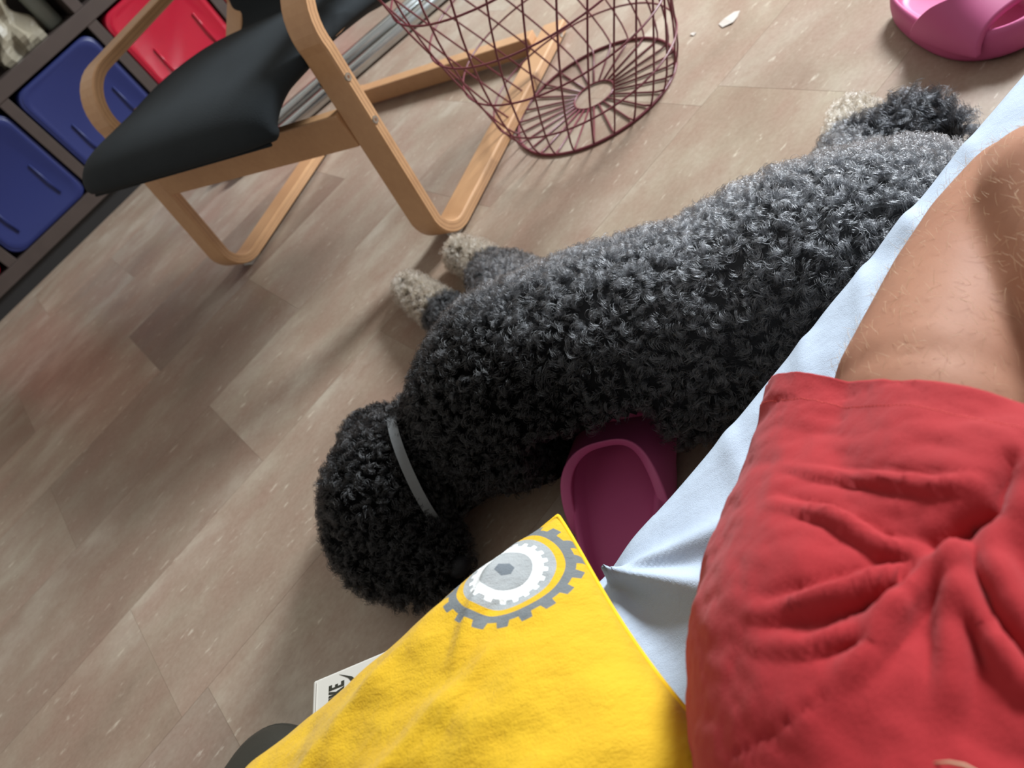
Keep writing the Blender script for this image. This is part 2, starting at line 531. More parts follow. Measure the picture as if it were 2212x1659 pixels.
# ------------------------------------------------------------------ wire basket
def make_basket():
    c = Vector((.825, 1.178, 0))
    e = empty('wire_basket', c)
    tag(e, 'burgundy wire basket with slanted uprights and thin hoops', 'basket')
    mat = plain('burgundy_wire', srgb(112, 48, 58), .35, .05, 60)
    Hh, Rb, sl, rc = .44, .165, .19, .03
    w = .0019
    def rad(z): return Rb + .012 * (1 - math.exp(-z / .02)) + sl * z
    def pt(a, z): return (rad(z) * math.cos(a), rad(z) * math.sin(a), z + w)
    NV, TW = 26, 1.87
    for i in range(NV):
        a = 2 * PI * i / NV
        # twisted upright continuing as a spoke of the base
        path = [(.042 * math.cos(a), .042 * math.sin(a), w + .001), (.15 * math.cos(a), .15 * math.sin(a), w + .001)]
        path += [pt(a + TW * z, z) for z in (.004, .012, .03, .06, .1, .15, .2, .25, .3, .36, Hh)]
        tube('upright_wire', path, w, mat, e, 6)
    circ = lambda R_, z: [(R_ * math.cos(a), R_ * math.sin(a), z) for a in np.linspace(0, 2 * PI, 72, endpoint=False)]
    tube('base_ring', circ(rad(.0) + .002, .003), .003, mat, e, 8, True)
    for z in (.062, .15, .24, .335):
        tube('hoop', circ(rad(z) + w, z + w), w, mat, e, 6, True)
    tube('inner_ring', circ(.042, .003), .0022, mat, e, 8, True)
    tube('top_ring', circ(rad(Hh), Hh + w), .0032, mat, e, 8, True)
make_basket()

# ------------------------------------------------------------------ slippers
def slide_slipper(label, loc, rz, mat, side=1):
    e = empty('slipper', loc, rz)
    tag(e, label, 'slipper', 'pair of pink foam slides')
    L = .255
    def outline(k=72):
        pts = []
        for i in range(k):
            a = 2 * PI * i / k
            ca, sa = math.cos(a), math.sin(a)
            x = L / 2 + L / 2 * math.copysign(abs(ca) ** .86, ca)
            t = x / L
            w = .050 + .015 * math.sin(min(1, max(0, (t - .1) / .8)) * PI * .62) ** 2
            y = math.copysign(abs(sa) ** .80, sa) * w + side * .007 * math.sin(PI * t)
            pts.append((x, y))
        return pts
    O = outline()
    cxm, cym = L / 2, 0
    def ring(inset, z, lift=.0):
        out = []
        for x, y in O:
            dx, dy = x - cxm, y - cym
            d_ = math.hypot(dx, dy)
            f = (d_ - inset) / d_
            t = (cxm + dx * f) / L
            zz = z + lift * (abs(dy * f) / .06) ** 3 + .010 * max(0, (t - .72) / .28) ** 2
            out.append((cxm + dx * f, cym + dy * f * (1 - .02), zz))
        return out
    R = [ring(.010, 0), ring(.003, .002), ring(0, .008), ring(-.001, .022), ring(.001, .036), ring(.005, .043), ring(.009, .044), ring(.013, .041), ring(.018, .031), ring(.024, .0265), ring(.034, .025)]
    sole = rings('sole', R, mat, e)
    # upper: arched band
    nx, na = 18, 36
    def P(ix, ia, inner):
        a = PI * ia / na
        u_ = ix / nx
        ca, sa = math.cos(a), math.sin(a)
        xs = .100 + .075 * sa ** 1.3
        xe = .224 - .004 * sa ** 2
        x = xs + (xe - xs) * u_
        t = x / L
        w = .053 + .013 * math.sin(min(1, max(0, (t - .1) / .8)) * PI * .62) ** 2
        h = .076 - .040 * max(0, (x - .14) / .09) ** 1.2
        if inner: w -= .010; h -= .0095
        flare = .003 * (1 - u_) ** 4
        y = math.copysign(abs(ca) ** .72, ca) * (w + (0 if inner else flare)) + side * .007 * math.sin(PI * t)
        z = .020 + (h + (0 if inner else flare)) * abs(sa) ** .85
        return (x, y, z)
    V = [P(i, j, 0) for i in range(nx + 1) for j in range(na + 1)] + [P(i, j, 1) for i in range(nx + 1) for j in range(na + 1)]
    F = []; q = na + 1; off = (nx + 1) * q
    for i in range(nx):
        for j in range(na):
            a = i * q + j
            F.append((a, a + 1, a + q + 1, a + q))
            F.append((off + a, off + a + q, off + a + q + 1, off + a + 1))
    for j in range(na):
        F.append((j, j + 1, off + j + 1, off + j))
        a = nx * q + j
        F.append((a, a + 1, off + a + 1, off + a))
    for i in range(nx):
        F.append((i * q, (i + 1) * q, off + (i + 1) * q, off + i * q))
        a = i * q + na
        F.append((a, a + q, off + a + q, off + a))
    st = from_data('strap', V, F, mat, e)
    m = st.modifiers.new('b', 'BEVEL'); m.width = .003; m.segments = 3; m.limit_method = 'ANGLE'; m.angle_limit = .9
    return e
t = NT('pink_foam')
n_ = t.noise(t.coord(), 900, 2)
t.l(t.mix(t.noise(t.coord(), 12, 2), srgb(182, 76, 124), srgb(194, 88, 136)), t.b.inputs['Base Color'])
t.set(Roughness=.5); t.bump(n_, .06, .0006)
t.b.inputs['Subsurface Weight'].default_value = .0
MAT_PINK = t.m
slide_slipper('pink foam slide tucked against the dog, half under the bed edge', (.058, .437, 0), math.radians(40), MAT_PINK, 1)
slide_slipper('pink foam slide cut off by the top right corner', (1.066, .692, 0), math.radians(248), MAT_PINK, -1)

# ------------------------------------------------------------------ floor litter
def scrap(name, pts, z, mat, label, cat='scrap'):
    V = [(x, y, z + .004 * random.random()) for x, y in pts]
    me = bpy.data.meshes.new(name); me.from_pydata(V, [], [tuple(range(len(V)))])
    o = link(name, me, mat)
    m = o.modifiers.new('s', 'SOLIDIFY'); m.thickness = .0006
    return tag(o, label, cat)
MAT_PAPER = plain('torn_paper', srgb(196, 186, 176), .8)
scrap('paper_scrap', [(1.022, 1.008), (1.034, .992), (1.052, .995), (1.068, 1.0), (1.066, 1.012), (1.046, 1.02), (1.032, 1.024)], .001, MAT_PAPER, 'torn white paper scrap on the floor right of the basket')
scrap('crumb', [(1.0, 1.06), (1.008, 1.058), (1.009, 1.066), (1.003, 1.07)], .001, MAT_PAPER, 'tiny pale crumb on the floor between basket and paper scrap', 'crumb')
scrap('lint', [(.665, 1.87), (.672, 1.864), (.676, 1.872), (.669, 1.879)], .001, plain('lint_grey', srgb(110, 110, 100), .9), 'small grey lint speck on the floor inside the chair base', 'lint')

# ------------------------------------------------------------------ bed
BZ = .30
BA = math.radians(-3.4)
bed = empty('bed', (0, .312, 0), BA)
tag(bed, 'low bed the person lies on, covered by a pale sheet', 'bed')
MAT_BEDF = wood_material('bed_frame_wood', srgb(120, 96, 74), srgb(150, 122, 96))
box('mattress', (-.85, -.92, .175), (1.15, -.012, BZ - .012), plain('mattress_ticking', srgb(220, 222, 226), .8), bed, .03, 4, True)
box('bed_frame', (-.86, -.93, .13), (1.16, -.09, .18), MAT_BEDF, bed, .004)
for lx in (-.8, 1.08):
    for ly in (-.9, -.16):
        box('leg', (lx, ly, 0), (lx + .045, ly + .045, .135), MAT_BEDF, bed, .003)

def sheet():
    nu, nv = 360, 130
    V, F = [], []
    def ridge(x, y, a, b, w):
        ax, ay = a; bx, by = b
        dx, dy = bx - ax, by - ay
        L2 = dx * dx + dy * dy
        t = max(0, min(1, ((x - ax) * dx + (y - ay) * dy) / L2))
        d_ = math.hypot(x - ax - t * dx, y - ay - t * dy)
        return math.exp(-(d_ / w) ** 2), t
    def t_here(x, y, a, b):
        dx, dy = b[0] - a[0], b[1] - a[1]
        return max(0, min(1, ((x - a[0]) * dx + (y - a[1]) * dy) / (dx * dx + dy * dy)))
    FO = (.048, -.016)
    for i in range(nu + 1):
        uu = i / nu
        x = -.75 + .67 * uu / .1 if uu < .1 else (-.08 + .72 * (uu - .1) / .8 if uu < .9 else .64 + .48 * (uu - .9) / .1)
        for j in range(nv + 1):
            v = j / nv
            # v: 0 far in the bed, .78 bed edge, then rounds over and hangs
            s = -.82 + .62 * (v / .2) if v < .2 else (-.20 + .22 * ((v - .2) / .62) if v < .82 else .02 + .05 * (v - .82) / .18)
            if s < -.018:
                y, z = s, BZ
            elif s < .0103:
                a = (s + .018) / .0283 * PI / 2
                y, z = -.018 + .018 * math.sin(a), BZ - .018 + .018 * math.cos(a)
            else:
                y, z = 0.0 + .004 * math.sin(x * 18) * min(1, (s - .01) / .05), BZ - .018 - (s - .0103)
            zz, yy = 0, 0
            nz = mnoise.noise(Vector((x * 9, y * 30, 3.1))) * .0025 + mnoise.noise(Vector((x * 32, y * 60, 7.7))) * .0012
            zz += nz
            # pulled folds running in from the edge
            for (bx, by, w, h) in ((.082, -.078, .0085, .016), (.125, -.062, .008, .010), (.03, -.11, .018, -.006), (.02, -.06, .012, .006)):
                e_, t = ridge(x, y, FO, (bx, by), w * (.35 + 1.1 * t_here(x, y, FO, (bx, by))))
                zz += h * e_ * (1 - .3 * t)
            for (ax, ay, bx, by, w, h) in ((.27, -.005, .22, -.045, .008, .0028), (.345, -.003, .28, -.05, .007, .0022), (.40, -.003, .36, -.05, .008, .002), (.18, -.004, .15, -.05, .009, .0022),
                                           (.10, -.115, .16, -.09, .009, .005), (.48, 0, .44, -.05, .009, .002)):
                e_, t = ridge(x, y, (ax, ay), (bx, by), w)
                zz += h * e_
            zz += 0.0012 * math.sin(x * 55 + 6 * mnoise.noise(Vector((x * 5, 0, 0)))) * math.exp(-((y + .01) / .02) ** 2)
            V.append((x, y + yy + (zz * .6 if y > -.012 and x < .1 else 0), z + zz))
    q = nv + 1
    for i in range(nu):
        for j in range(nv):
            a = i * q + j
            F.append((a, a + 1, a + q + 1, a + q))
    t = NT('cotton_sheet')
    t.l(t.mix(t.noise(t.coord(), 14, 2), srgb(178, 192, 210), srgb(194, 207, 222)), t.b.inputs['Base Color'])
    t.set(Roughness=.9)
    cr = t.noise(t.coord('Object', (60, 140, 60), (0, 0, .5)), 1.0, 5, .6)
    t.bump(t.math('ADD', t.math('MULTIPLY', cr, 1.0), t.math('MULTIPLY', t.noise(t.coord(), 1500, 1), .25)), .5, .0018)
    o = from_data('bed_sheet', V, F, t.m, None, True)
    o.location = (0, .312, 0); o.rotation_euler = (0, 0, BA)
    tag(o, 'pale blue-white cotton sheet pulled over the bed edge', 'sheet')
sheet()

# ------------------------------------------------------------------ person: bare bent leg, red shorts
HEM_X = .190
def make_person():
    e = empty('person', (.12, .12, BZ))
    tag(e, 'person lying on the bed in red shorts with one bare knee bent', 'person')
    inv = Matrix.Translation((-.12, -.12, -BZ))
    thigh = [(.09, .112, .360, .054), (.2271, .1642, .3518, .0545), (.2986, .1834, .3489, .0466), (.3457, .1911, .3455, .0433), (.3877, .1943, .3413, .0393)]
    calf = [(.380, .178, .362, .038), (.3541, .1544, .3758, .0474), (.3066, .1155, .3753, .0502), (.2687, .0807, .3545, .0419), (.2382, .0608, .3402, .0277), (.215, .045, .335, .026)]
    foot = [(.215, .045, .335, .026), (.19, .0, .326, .026), (.175, -.05, .32, .02)]
    leg2 = [(.09, .06, .362, .052), (.1634, .045, .354, .050), (.22, .0, .354, .054), (.30, -.07, .35, .05), (.38, -.12, .345, .046), (.43, -.14, .345, .042), (.50, -.14, .342, .043), (.58, -.125, .335, .036), (.67, -.11, .33, .026), (.70, -.105, .33, .029), (.725, -.075, .335, .025), (.745, -.04, .34, .018)]
    torso = [(.09, .085, .366, .058), (.04, .05, .368, .062), (-.02, -.02, .370, .066), (-.08, -.12, .374, .074), (-.15, -.24, .376, .082)]
    sp = chain(thigh, 6) + chain(calf, 6) + chain(foot, 4) + chain(leg2, 6) + chain(torso, 6)
    me = blob_mesh(sp, .0045, 5)
    me.transform(inv)
    t = NT('skin')
    v = t.coord()
    c = t.mix(t.noise(v, 22, 4), srgb(160, 112, 90), srgb(182, 134, 108))
    c = t.mix(t.math('MULTIPLY', t.ramp(t.noise(v, 260, 3), [(.6, (0, 0, 0, 1)), (.75, (1, 1, 1, 1))]), .25), c, srgb(146, 98, 78))
    t.l(c, t.b.inputs['Base Color'])
    t.set(Roughness=.62); t.b.inputs['Specular IOR Level'].default_value = .25
    t.b.inputs['Subsurface Weight'].default_value = .18
    t.b.inputs['Subsurface Radius'].default_value = (.012, .005, .003)
    t.b.inputs['Subsurface Scale'].default_value = .5
    t.bump(t.noise(v, 900, 3), .12, .0006)
    link('body', me, t.m, e, True)
    # fine fair leg hair
    bmv = np.array([v_.co for v_ in me.vertices]); bmn = np.array([v_.normal for v_ in me.vertices])
    wv = bmv + np.array([.12, .12, BZ])
    ok = np.where((wv[:, 0] > HEM_X + .005) & (wv[:, 2] > .335) & (wv[:, 1] > .06))[0]
    pick = rng.choice(ok, 1500)
    N, K = len(pick), 5
    p = bmv[pick] + rng.normal(0, .0015, (N, 3)); nm = bmn[pick]
    dirv = np.array([.3, .6, .2]) + rng.normal(0, .45, (N, 3))
    dirv -= nm * (dirv * nm).sum(1)[:, None] * .8
    dirv /= np.linalg.norm(dirv, axis=1)[:, None]
    Ln = rng.uniform(.004, .010, N)
    ts = np.linspace(0, 1, K)
    pos = p[:, None] + dirv[:, None] * (Ln[:, None] * ts)[..., None] + nm[:, None] * (Ln[:, None] * (.55 * ts - .35 * ts ** 2))[..., None]
    hm = NT('fair_hair'); hm.set(Base_Color=srgb(226, 196, 158), Roughness=.4)
    hair_curves('leg_hair', pos, .00008, hm.m, e)
    return e, inv

def hair_curves(name, pos, rad, mat, parent, tint=None, loc=None):
    N, K = pos.shape[:2]
    h = bpy.data.hair_curves.new(name)
    h.add_curves([K] * N)
    h.attributes['position'].data.foreach_set('vector', np.ascontiguousarray(pos, dtype=np.float32).ravel()) if 'position' in h.attributes else None
    a = h.attributes.get('radius') or h.attributes.new('radius', 'FLOAT', 'POINT')
    taper = np.linspace(1, .35, K)
    a.data.foreach_set('value', np.ascontiguousarray(np.broadcast_to(taper * rad, (N, K)) if np.isscalar(rad) else rad[:, None] * taper[None], dtype=np.float32).ravel())
    if tint is not None:
        c = h.attributes.new('tint', 'FLOAT_COLOR', 'CURVE')
        c.data.foreach_set('color', np.ascontiguousarray(np.c_[tint, np.ones(N)], dtype=np.float32).ravel())
    h.materials.append(mat)
    o = bpy.data.objects.new(name, h)
    COL.objects.link(o)
    if parent is not None: o.parent = parent
    o['kind'] = 'stuff'
    return o

person, pinv = make_person()

FOLDS = {  # pulled folds of the shorts: kind, polyline (x, y)
 'seam': [(0.1692, 0.2153), (0.1666, 0.1889), (0.1768, 0.1716), (0.1859, 0.1528), (0.175, 0.1229), (0.165, 0.0881)],
 'r1': [(0.1236, 0.1846), (0.1234, 0.1588), (0.1281, 0.1259), (0.1307, 0.1052), (0.1367, 0.0926)],
 'r2': [(0.1007, 0.1784), (0.1023, 0.1553), (0.1035, 0.1316), (0.0998, 0.1088), (0.1048, 0.0953)],
 'r3': [(0.0487, 0.1429), (0.0577, 0.1264), (0.0725, 0.1109), (0.0876, 0.1015), (0.1016, 0.0936)],
 'r4': [(0.0395, 0.1309), (0.0521, 0.1075), (0.0649, 0.0967), (0.0795, 0.0932)],
 'r5': [(0.0342, 0.0942), (0.0608, 0.0889), (0.0852, 0.0914), (0.1109, 0.0865)],
 'r6': [(0.0487, 0.0606), (0.0655, 0.064), (0.0873, 0.0744), (0.1109, 0.0865)],
 'r7': [(0.1112, 0.0858), (0.0916, 0.0675), (0.0774, 0.0479)],
 'r8': [(0.1258, 0.084), (0.107, 0.069), (0.0924, 0.0547)],
 'v1': [(0.1008, 0.0949), (0.1155, 0.0887), (0.1327, 0.0825), (0.154, 0.0872)],
 'v2': [(0.0033, 0.1142), (0.0238, 0.0995), (0.0407, 0.0926)],
 'v3': [(0.0457, 0.1326), (0.0629, 0.1087), (0.081, 0.0976), (0.0987, 0.0929)],
 'v4': [(0.1144, 0.0833), (0.0946, 0.066), (0.084, 0.0509)],
}
FPAR = {'seam': (.0012, -.0007), 'r1': (.0042, .0032), 'r2': (.0045, .004), 'r3': (.005, .005), 'r4': (.0045, .0035), 'r5': (.006, .006), 'r6': (.006, .005), 'r7': (.006, .006), 'r8': (.006, .005),
        'v1': (.007, -.010), 'v2': (.0016, -.0012), 'v3': (.004, -.004), 'v4': (.0035, -.005)}

def poly_dist(xy, poly):
    best = np.full(len(xy), 1e9); tt = np.zeros(len(xy))
    n = len(poly) - 1
    for i in range(n):
        a = np.array(poly[i]); b = np.array(poly[i + 1]); d_ = b - a
        t = np.clip(((xy - a) @ d_) / (d_ @ d_), 0, 1)
        dd = np.linalg.norm(xy - a - t[:, None] * d_, axis=1)
        m = dd < best
        best[m] = dd[m]; tt[m] = (i + t[m]) / n
    return best, tt

def make_shorts():
    A = [(0.245, 0.200, 0.3500, 0.0560), (0.2126, 0.1956, 0.3506, 0.0562), (0.1734, 0.1759, 0.3516, 0.0574), (0.1332, 0.1571, 0.3567, 0.063), (0.0997, 0.1336, 0.3657, 0.073), (0.0741, 0.1085, 0.3738, 0.082), (0.047, 0.0811, 0.3767, 0.0853), (.0, .02, .377, .087), (-.05, -.06, .378, .088), (-.09, -.13, .378, .089)]
    B = [(.255, .150, .355, .063), (0.2158, 0.1497, 0.3558, 0.062), (0.1325, 0.095, 0.3707, 0.080), (0.0801, 0.055, 0.3711, 0.0889)]
    Cc = [(0.1325, 0.079, 0.3707, 0.0860), (.17, .045, .36, .066), (.23, .0, .355, .063), (.27, -.035, .353, .062)]
    side = [(.235, .232, .332, .030), (.205, .228, .332, .031), (.17, .208, .332, .032)]
    me = blob_mesh(chain(A, 6) + chain(B, 6) + chain(Cc, 6) + chain(side, 4), .0027, 14)
    V = np.array([v.co for v in me.vertices]); N = np.array([v.normal for v in me.vertices])
    disp = np.zeros(len(V))
    upf = np.clip(N[:, 2] * 1.6 + .2, 0, 1)
    for k, poly in FOLDS.items():
        w, h = FPAR[k]; h *= 1.2; w *= .6
        d_, t = poly_dist(V[:, :2], poly)
        taper = np.clip(t / .45, 0, 1) ** 1.5 * np.clip((1.25 - t) / .5, 0, 1)
        if k in ('seam', 'v2'): taper = np.ones_like(t)
        disp += h * np.exp(-(d_ / w) ** 2) * taper * upf
        if h > 0:
            disp -= .35 * h * np.exp(-((d_ - w * 2) / (w * .9)) ** 2) * taper * upf
    hemr = np.clip((V[:, 0] - (HEM_X - .002)) / .01, -1, 1)
    disp += .0012 * np.sin(V[:, 1] * 60 + 1) * np.exp(-((V[:, 0] - HEM_X) / .03) ** 2)
    for i, v in enumerate(V):
        disp[i] += .0016 * mnoise.noise(Vector((v[0] * 60, v[1] * 26, v[2] * 30))) + .0009 * mnoise.noise(Vector((v[0] * 130, v[1] * 60, v[2] * 60))) + .0005 * mnoise.noise(Vector(v) * 190)
    V += N * disp[:, None]
    # fabric resting on the mattress
    V[:, 2] = np.maximum(V[:, 2], BZ + .003 + .002 * np.sin(V[:, 0] * 40))
    me.vertices.foreach_set('co', V.astype(np.float32).ravel())
    bm = bmesh.new(); bm.from_mesh(me)
    def cut(co, no):
        bmesh.ops.bisect_plane(bm, geom=bm.verts[:] + bm.edges[:] + bm.faces[:], plane_co=co, plane_no=no, clear_outer=True)
    # leg openings: near leg across x, other leg across its own axis
    def cut_local(co, no, pred):
        geom = [f for f in bm.faces if pred(f.calc_center_median())]
        es = {e_ for f in geom for e_ in f.edges}; vs_ = {v_ for f in geom for v_ in f.verts}
        bmesh.ops.bisect_plane(bm, geom=list(geom) + list(es) + list(vs_), plane_co=co, plane_no=no, clear_outer=True)
    cut_local((HEM_X, .15, .35), (1, .03, .05), lambda c: c.y > .075 and c.x > .1)
    cut_local((.235, -.005, .35), (.78, -.62, 0), lambda c: c.y <= .075 and c.x > .1)
    cut((-.085, -.12, .37), (-.5, -.86, 0))
    loose = [v for v in bm.verts if not v.link_faces]
    bmesh.ops.delete(bm, geom=loose, context='VERTS')
    bm.to_mesh(me); bm.free()
    me.transform(pinv)
    t = NT('red_jersey')
    v = t.coord()
    c = t.mix(t.noise(v, 30, 4), srgb(146, 13, 22), srgb(164, 19, 28))
    fz = t.noise(t.coord('Object', (500, 1400, 900)), 1.0, 3, .7)
    c = t.mix(t.math('MULTIPLY', fz, .22), c, srgb(200, 60, 62))
    t.l(c, t.b.inputs['Base Color'])
    t.set(Roughness=.9)
    t.b.inputs['Sheen Weight'].default_value = .15
    t.b.inputs['Sheen Tint'].default_value = (1, .6, .6, 1)
    t.b.inputs['Sheen Roughness'].default_value = .5
    t.bump(t.math('ADD', fz, t.math('MULTIPLY', t.noise(v, 90, 4), .8)), .35, .0012)
    o = link('shorts', me, t.m, person, True)
    m = o.modifiers.new('s', 'SOLIDIFY'); m.thickness = .0022; m.offset = 1
    # row of stitches above the hem
    stitch = NT('red_thread'); stitch.set(Base_Color=srgb(226, 92, 86), Roughness=.7)
    bvh_o = o
    from mathutils.bvhtree import BVHTree
    bm = bmesh.new(); bm.from_mesh(me)
    bt = BVHTree.FromBMesh(bm); bm.free()
    bm = bmesh.new()
    ys = np.linspace(.232, .085, 75)
    for a, b_ in zip(ys[:-1], ys[1:]):
        P_ = []
        for y in (a, a + (b_ - a) * .62):
            hit = bt.ray_cast(Vector((HEM_X - .021, y, .6)) - Vector((.12, .12, BZ)), Vector((0, 0, -1)))
            if hit[0] is None: break
            P_.append(hit[0] + hit[1] * .0022)
        if len(P_) == 2 and (P_[0] - P_[1]).length < .02:
            Vt, Ft = tube_arrays(P_, .0003, 4)
            vv = [bm.verts.new(p) for p in Vt]
            for f in Ft: bm.faces.new([vv[i] for i in f])
    s_ = from_bm('hem_stitching', bm, stitch.m, o)
    s_['kind'] = 'stuff'
make_shorts()

V_, F_ = tube_arrays([(.0405, .0575, .4625), (.0435, .0528, .4655), (.045, .049, .467), (.0455, .0445, .467), (.046, .040, .466)], [.0002, .00045, .0005, .0004, .0002], 5)
tag(from_data('hair_strand', V_, F_, plain('fair_strand', srgb(206, 172, 140), .5)), 'thin fair strand of hair lying on the red shorts', 'hair')

# ------------------------------------------------------------------ yellow pillow with gear print
def make_pillow():
    a1 = math.radians(166.5)
    corner = Vector((.060, .308, 0))
    A, B = .44, .25
    e1 = Vector((math.cos(a1), math.sin(a1), 0)); e2 = Vector((-e1.y, e1.x, 0))
    ctr = corner + e1 * (A / 2) + e2 * (B / 2)
    nu, nv = 190, 130
    V, F = [], []
    cr_ = random.Random(5)
    CREASES = []
    for _ in range(46):
        ax, ay = cr_.uniform(-.2, .2), cr_.uniform(-.11, .11)
        an = cr_.gauss(.55, .35); ll = cr_.uniform(.03, .10)
        CREASES.append((ax, ay, ax + ll * math.cos(an), ay + ll * math.sin(an), cr_.uniform(.0025, .006), cr_.choice((-1, 1)) * cr_.uniform(.0012, .003)))
    def shape(u, v, sgn):
        # u,v in [-1,1]; edges bow inwards, corners stay pulled out
        bu = 1 - (.085 if u < 0 else .045) * (1 - v * v); bv = 1 - .035 * (1 - u * u)
        rc = 1 - .035 * (u * v) ** 4
        x, y = u * A / 2 * bu * rc, v * B / 2 * bv * rc
        h = max(0, (1 - abs(u) ** 3.2)) ** .55 * max(0, (1 - abs(v) ** 3.0)) ** .55
        z = sgn * (.058 if sgn > 0 else .050) * h
        if sgn > 0:
            wr = mnoise.noise(Vector((x * 14 + y * 7, y * 30 - x * 10, 1.7))) * .0060 + mnoise.noise(Vector((x * 40 - y * 15, y * 60 + x * 20, 4.2))) * .0024
            z += wr * min(1, h * 2.2)
            for (ax, ay, bx, by, w, hh) in CREASES:
                dx, dy = bx - ax, by - ay
                t = max(0, min(1, ((x - ax) * dx + (y - ay) * dy) / (dx * dx + dy * dy)))
                d_ = math.hypot(x - ax - t * dx, y - ay - t * dy)
                if d_ < 3 * w: z += hh * math.exp(-(d_ / w) ** 2) * (1 - abs(2 * t - 1) ** 2) * min(1, h * 2)
            # long pulled creases running in from the near corner
            for (ax, ay, bx, by, w, hh) in ((-.16, -.05, -.04, -.02, .006, .0042), (-.14, -.10, -.02, -.06, .007, .004), (-.10, -.02, .04, -.04, .007, .0035), (-.19, -.12, -.12, -.05, .005, .005), (-.08, .03, .06, .02, .008, .003)):
                dx, dy = bx - ax, by - ay
                t = max(0, min(1, ((x - ax) * dx + (y - ay) * dy) / (dx * dx + dy * dy)))
                d_ = math.hypot(x - ax - t * dx, y - ay - t * dy)
                z += hh * math.exp(-(d_ / w) ** 2) * (1 - abs(2 * t - 1) ** 3) * min(1, h * 2)
        return (x, y, z)
    us = [-math.cos(PI * i / nu) for i in range(nu + 1)]
    vs2 = [-math.cos(PI * j / nv) for j in range(nv + 1)]
    us = [.55 * u + .45 * (2 * i / nu - 1) for i, u in enumerate(us)]
    vs2 = [.55 * v + .45 * (2 * j / nv - 1) for j, v in enumerate(vs2)]
    for sgn in (1, -1):
        for u in us:
            for v in vs2: V.append(shape(u, v, sgn))
    q = nv + 1; off = (nu + 1) * q
    for i in range(nu):
        for j in range(nv):
            a = i * q + j
            F.append((a, a + 1, a + q + 1, a + q))
            F.append((off + a, off + a + q, off + a + q + 1, off + a + 1))
    e = empty('pillow', (ctr.x, ctr.y, .372), a1)
    tag(e, 'yellow pillow with grey and white gear print beside the red shorts', 'pillow')
    t = NT('yellow_cotton')
    tc = t.n.new('ShaderNodeTexCoord'); sp = t.n.new('ShaderNodeSeparateXYZ')
    t.l(tc.outputs['Object'], sp.inputs[0])
    G = PRINT_C
    dx = t.math('SUBTRACT', sp.outputs[0], G[0]); dy = t.math('SUBTRACT', sp.outputs[1], G[1])
    r = t.math('SQRT', t.math('ADD', t.math('MULTIPLY', dx, dx), t.math('MULTIPLY', dy, dy)))
    ang = t.math('ARCTAN2', dy, dx)
    def tooth(nt, r0, r1, ph, duty):
        # radius of a toothed wheel as a function of angle
        w = t.math('SINE', t.math('MULTIPLY_ADD', ang, nt, ph))
        s_ = t.n.new('ShaderNodeMapRange'); s_.inputs['From Min'].default_value = duty - .22; s_.inputs['From Max'].default_value = duty + .22
        t.l(w, s_.inputs['Value'])
        return t.math('MULTIPLY_ADD', s_.outputs[0], r1 - r0, r0)
    def inside(rad):
        return t.math('LESS_THAN', r, rad)
    S = PRINT_R
    v = t.coord()
    crk = t.noise(v, 260, 5, .7)
    yel = t.mix(t.noise(v, 40, 5, .6), srgb(206, 158, 4), srgb(222, 180, 16))
    grey = t.mix(t.math('MULTIPLY', crk, .5), srgb(150, 155, 156), srgb(188, 190, 188))
    dark = t.mix(t.math('MULTIPLY', crk, .5), srgb(96, 102, 104), srgb(138, 142, 142))
    c = t.mix(inside(tooth(18, S * .90, S * 1.0, .3, 0.0)), yel, dark)
    c = t.mix(inside(S * .775), c, yel)
    c = t.mix(inside(S * .665), c, grey)
    c = t.mix(inside(tooth(20, S * .505, S * .565, 0.0, .1)), c, srgb(240, 242, 240))
    c = t.mix(inside(S * .365), c, grey)
    # hexagon
    m6 = t.math('SUBTRACT', t.math('MODULO', t.math('ADD', ang, 4 * PI + .3), PI / 3), PI / 6)
    hx = t.math('MULTIPLY', r, t.math('COSINE', m6))
    c = t.mix(t.math('LESS_THAN', hx, S * .105), c, srgb(104, 112, 118))
    t.l(c, t.b.inputs['Base Color'])
    t.set(Roughness=.85)
    t.b.inputs['Sheen Weight'].default_value = .1
    cr = t.noise(t.coord('Object', (70, 130, 60), (0, 0, .6)), 1.0, 6, .62)
    t.bump(t.math('ADD', cr, t.math('MULTIPLY', t.noise(v, 1400, 1), .2)), .8, .0025)
    body = from_data('pillowcase', V, F, t.m, e)
    bmw = bmesh.new(); bmw.from_mesh(body.data); bmesh.ops.remove_doubles(bmw, verts=bmw.verts[:], dist=.0002); bmesh.ops.recalc_face_normals(bmw, faces=bmw.faces[:]); bmw.to_mesh(body.data); bmw.free()
    for p in body.data.polygons: p.use_smooth = True
    seam = [Vector(shape(u, -1, 1)) for u in us] + [Vector(shape(1, v, 1)) for v in vs2[1:]] + [Vector(shape(u, 1, 1)) for u in reversed(us[:-1])] + [Vector(shape(-1, v, 1)) for v in reversed(vs2[1:-1])]
    seam = [Vector((p.x, p.y, 0)) for p in seam]
    tube('seam', seam, .0016, plain('yellow_seam', srgb(236, 192, 20), .85), e, 6, True)
    return e
PRINT_C = (-.1720, -.0920)
PRINT_R = .0385
make_pillow()

